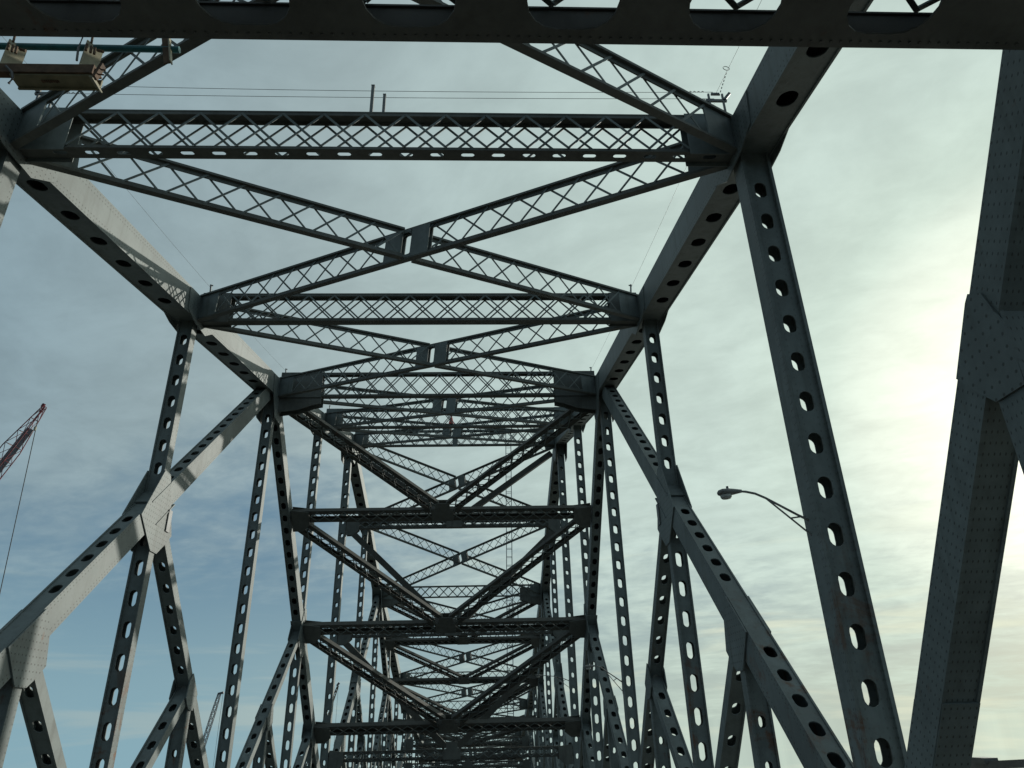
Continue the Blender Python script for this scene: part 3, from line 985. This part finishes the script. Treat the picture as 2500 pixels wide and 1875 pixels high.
for i, w in enumerate((0.0035, 0.0028, 0.0030, 0.0026, 0.0034, 0.0028, 0.0032, 0.0030)):
    mb.box((x, 1.0455, 1.1625), (x + w, 1.0510 + 0.0012 * (i % 3 == 0), 1.1638))
    x += w + 0.0013
mb.build('stencil_marks', 'brown', beam)
mb = MB()
mb.bar((-0.500, 1.034, 1.1625), (-0.500, 1.072, 1.1625), (1, 0, -0.6), 0.012, 0.003)
mb.build('end_plate', 'cream', beam)
mb = MB()
for z in (1.163, 1.176):
    mb.tube([(-0.492, 1.03, z), (-0.472, 1.03, z - 0.001)], 0.0016, 6)
mb.bar((-0.488, 1.03, 1.153), (-0.480, 1.03, 1.188), XA, 0.006, 0.012)
mb.build('clamp', 'brown', sc)
mb = MB()
mb.tube([(-0.664, 1.03, 1.183), (-0.648, 1.03, 1.166), (-0.642, 1.03, 1.150), (-0.646, 1.03, 1.136)], 0.0025, 6)
mb.tube([(-0.536, 1.03, 1.28), (-0.538, 1.03, 1.235), (-0.533, 1.03, 1.20)], 0.0022, 6)
mb.build('rope', 'wire', sc)
mb = MB()
mb.bar((-0.383, 1.045, 1.285), (-0.366, 1.045, 1.213), (0, 1, 0), 0.003, 0.014)
mb.build('angle_bracket', 'brown', sc)
mb = MB()
mb.bar((-0.3745, 1.043, 1.285), (-0.3585, 1.043, 1.213), (0, 1, 0), 0.012, 0.0025)
mb.build('angle_bracket', 'cream', sc)

# ------------------------------------------------------------------ cranes beyond the bridge
def lattice_boom(root, base, tip, w, w_tip, bays, r, mat, name='boom'):
    base, tip = V(base), V(tip)
    t = (tip - base).normalized()
    a = t.cross(V((0, 1, 0))).normalized(); b = t.cross(a)
    ch = MB()
    def corner(u, i):
        k = 1.0 if u < 0.93 else 1 - (u - 0.93) / 0.07 * (1 - w_tip / w)
        sx, sy = ((-1, -1), (1, -1), (1, 1), (-1, 1))[i]
        return base + (tip - base) * u + a * sx * w / 2 * k + b * sy * w / 2 * k
    for i in range(4):
        ch.tube([corner(u, i) for u in (0, 0.5, 0.93, 1.0)], r, 6)
    o = ch.build(name, mat, root)
    lc = MB()
    for q in range(bays):
        u0, u1 = q / bays, (q + 1) / bays
        for i in range(4):
            j = (i + 1) % 4
            x, y = (i, j) if q % 2 == 0 else (j, i)
            lc.tube([corner(u0, x), corner(u1, y)], r * 0.6, 5)
            lc.tube([corner(u1, i), corner(u1, j)], r * 0.55, 5)
    lc.build('lacing', mat, o)
    return o, t, a, b, corner


def at(x14, z14, y, y_ref):                # same sight line, another distance
    k = y / y_ref
    return V((CX + (x14 - CX) * k, y, z14 * k))


cy = 9.0
tip = at(-8.83, 6.20, cy, 14); q = at(-9.41, 4.93, cy, 14)
dirn = (q - tip).normalized()
base = tip + dirn * (tip.z + 4.6) / -dirn.z
rc = thing('red_crane', 'red lattice crane boom reaching up beyond the left side of the bridge', 'crane', base)
o, t_, a_, b_, corner = lattice_boom(rc, base, tip, 0.16, 0.035, 46, 0.0065, 'red')
mb = MB()
L = (tip - base).length
for u0, u1 in ((0.82, 0.965),):
    c0 = base + (tip - base) * u0 + b_ * -0.02; c1 = base + (tip - base) * u1 + b_ * -0.02
    mb.bar(c0 - a_ * 0.025, c1 - a_ * 0.02, a_, 0.105, 0.006)
mb.build('jib_panel', 'mesh', rc)
mb = MB()
mb.tube([tip - t_ * 0.02 + a_ * 0.03, tip + t_ * 0.03 + a_ * 0.03], 0.022, 8)
mb.build('tip_sheave', 'red', rc)
mb = MB(); pb = tip - t_ * 0.33 - a_ * 0.10
mb.tube([pb, pb + V((0, 0, 0.05))], 0.016, 8); mb.build('beacon', 'cream', rc)
mb = MB()
hk = at(-8.70, 2.44, cy, 14)
mb.tube([tip + a_ * 0.03 - t_ * 0.06, hk, hk + (hk - tip) * 0.9], 0.0055, 5)
mb.build('hoist_cable', 'wire', rc)

cy = 20.0
tip = at(-7.10, 0.965, cy, 22); q = at(-7.33, -0.25, cy, 22)
dirn = (q - tip).normalized()
base = tip + dirn * (tip.z + 5.5) / -dirn.z
c2 = thing('lattice_crane', 'thin dark crane boom low on the left between two truss posts', 'crane', base)
lattice_boom(c2, base, tip, 0.085, 0.06, 80, 0.008, 'crane')
mb = MB(); mb.bar(tip + V((-0.03, 0, 0.0)), tip + V((0.10, 0, 0.03)), (0, 1, 0), 0.06, 0.05); mb.build('boom_head', 'crane', c2)
mb = MB(); mb.tube([tip + V((0.09, 0, 0)), tip + V((0.10, 0, -3.4))], 0.004, 5); mb.build('hoist_cable', 'wire', c2)

cy = 22.0
tip = at(-3.84, 1.10, cy, 22); q = at(-4.0, 0.62, cy, 22)
dirn = (q - tip).normalized()
base = tip + dirn * (tip.z + 5.5) / -dirn.z
c3 = thing('lattice_crane', 'tiny distant crane boom tip beside a rusty left truss post', 'crane', base)
lattice_boom(c3, base, tip, 0.07, 0.03, 60, 0.010, 'brown')
mb = MB(); mb.bar(tip + V((-0.03, 0, 0.0)), tip + V((0.03, 0, 0.08)), (0, 1, 0), 0.06, 0.05); mb.build('boom_head', 'crane', c3)
mb = MB(); mb.tube([tip + V((0.01, 0, 0)), tip + V((0.01, 0, -3.4))], 0.004, 5); mb.build('hoist_cable', 'wire', c3)

my = 20.0
mb_ = V((0.84, my, -6.0)); mt_ = V((1.03, my, 7.9))
ms = thing('lattice_mast', 'slender pale ladder-like mast behind the right half of the cross bracing', 'mast', mb_)
ch = MB()
wd = 0.075
n = 60
pt = lambda u, sx, sy: mb_ + (mt_ - mb_) * u + V((sx * wd, sy * wd, 0))
for sx in (-1, 1):
    for sy in (-1, 1):
        ch.tube([pt(0, sx, sy), pt(1, sx, sy)], 0.009, 5)
fr = ch.build('frame', 'pale', ms)
lc = MB()
for i in range(n + 1):
    u = i / n
    for sy in (-1, 1):
        lc.tube([pt(u, -1, sy), pt(u, 1, sy)], 0.007, 5)
    if i < n and i % 3 == 0:
        lc.tube([pt(u, -1, -1), pt(u + 1 / n, -1, 1)], 0.005, 5)
        lc.tube([pt(u, 1, 1), pt(u + 1 / n, 1, -1)], 0.005, 5)
lc.build('rungs', 'pale', fr)
cg = MB()
x0, x1, z0, z1 = 0.80, 1.17, 2.45, 2.92
for x in (x0 + 0.14, (x0 + x1) / 2 + 0.07, x1):
    for y in (my - 0.3, my - 0.14):
        cg.bar((x, y, z0), (x, y, z1), XA, 0.014, 0.014)
for z in (z0 + 0.2, z1):
    for y in (my - 0.3, my - 0.14):
        cg.bar((x0 + 0.14, y, z), (x1, y, z), (0, 0, 1), 0.012, 0.012)
cg.build('cage', 'crane', ms)
fl = MB(); fl.box((x0 - 0.03, my - 0.32, z0 - 0.05), (x0 + 0.2, my - 0.12, z0 + 0.02)); fl.build('platform', 'crane', ms)

# red beacon on the plates of the fourth crossing
bz = 2.31 + 0.062
bc = thing('warning_beacon', 'small red warning beacon on the distant bracing near the centre', 'beacon', (-0.012, 5.80, bz))
mb = MB(); mb.tube([(-0.012, 5.80, bz), (-0.012, 5.80, bz + 0.05), (-0.012, 5.80, bz + 0.085)], [0.024, 0.014, 0.004], 10); mb.build('lens', 'beacon', bc)
mb = MB(); mb.box((-0.04, 5.785, bz - 0.004), (0.016, 5.815, bz)); mb.build('base', 'post', bc)

# walkway rail just outside the right truss, at the bottom corner
gr = thing('guard_rail', 'dark walkway rail at the bottom right corner with a small junction box', 'railing', (1.12, 1.5, -0.36))
mb = MB(); mb.bar((1.12, 2.2, -0.137), (1.12, 0.9, -0.051), XA, 0.012, 0.012); mb.build('rail', 'wire', gr)
for yy in (1.0, 1.35, 1.7, 2.05):
    mb = MB(); zz = -0.137 + (2.2 - yy) / 1.3 * 0.086; mb.bar((1.12, yy, FLOOR(yy) - 0.05), (1.12, yy, zz - 0.008), XA, 0.012, 0.012); mb.build('rail_post', 'post', gr)
mb = MB(); mb.box((1.108, 1.345, -0.079), (1.132, 1.385, -0.070)); mb.build('junction_box', 'wire', gr)
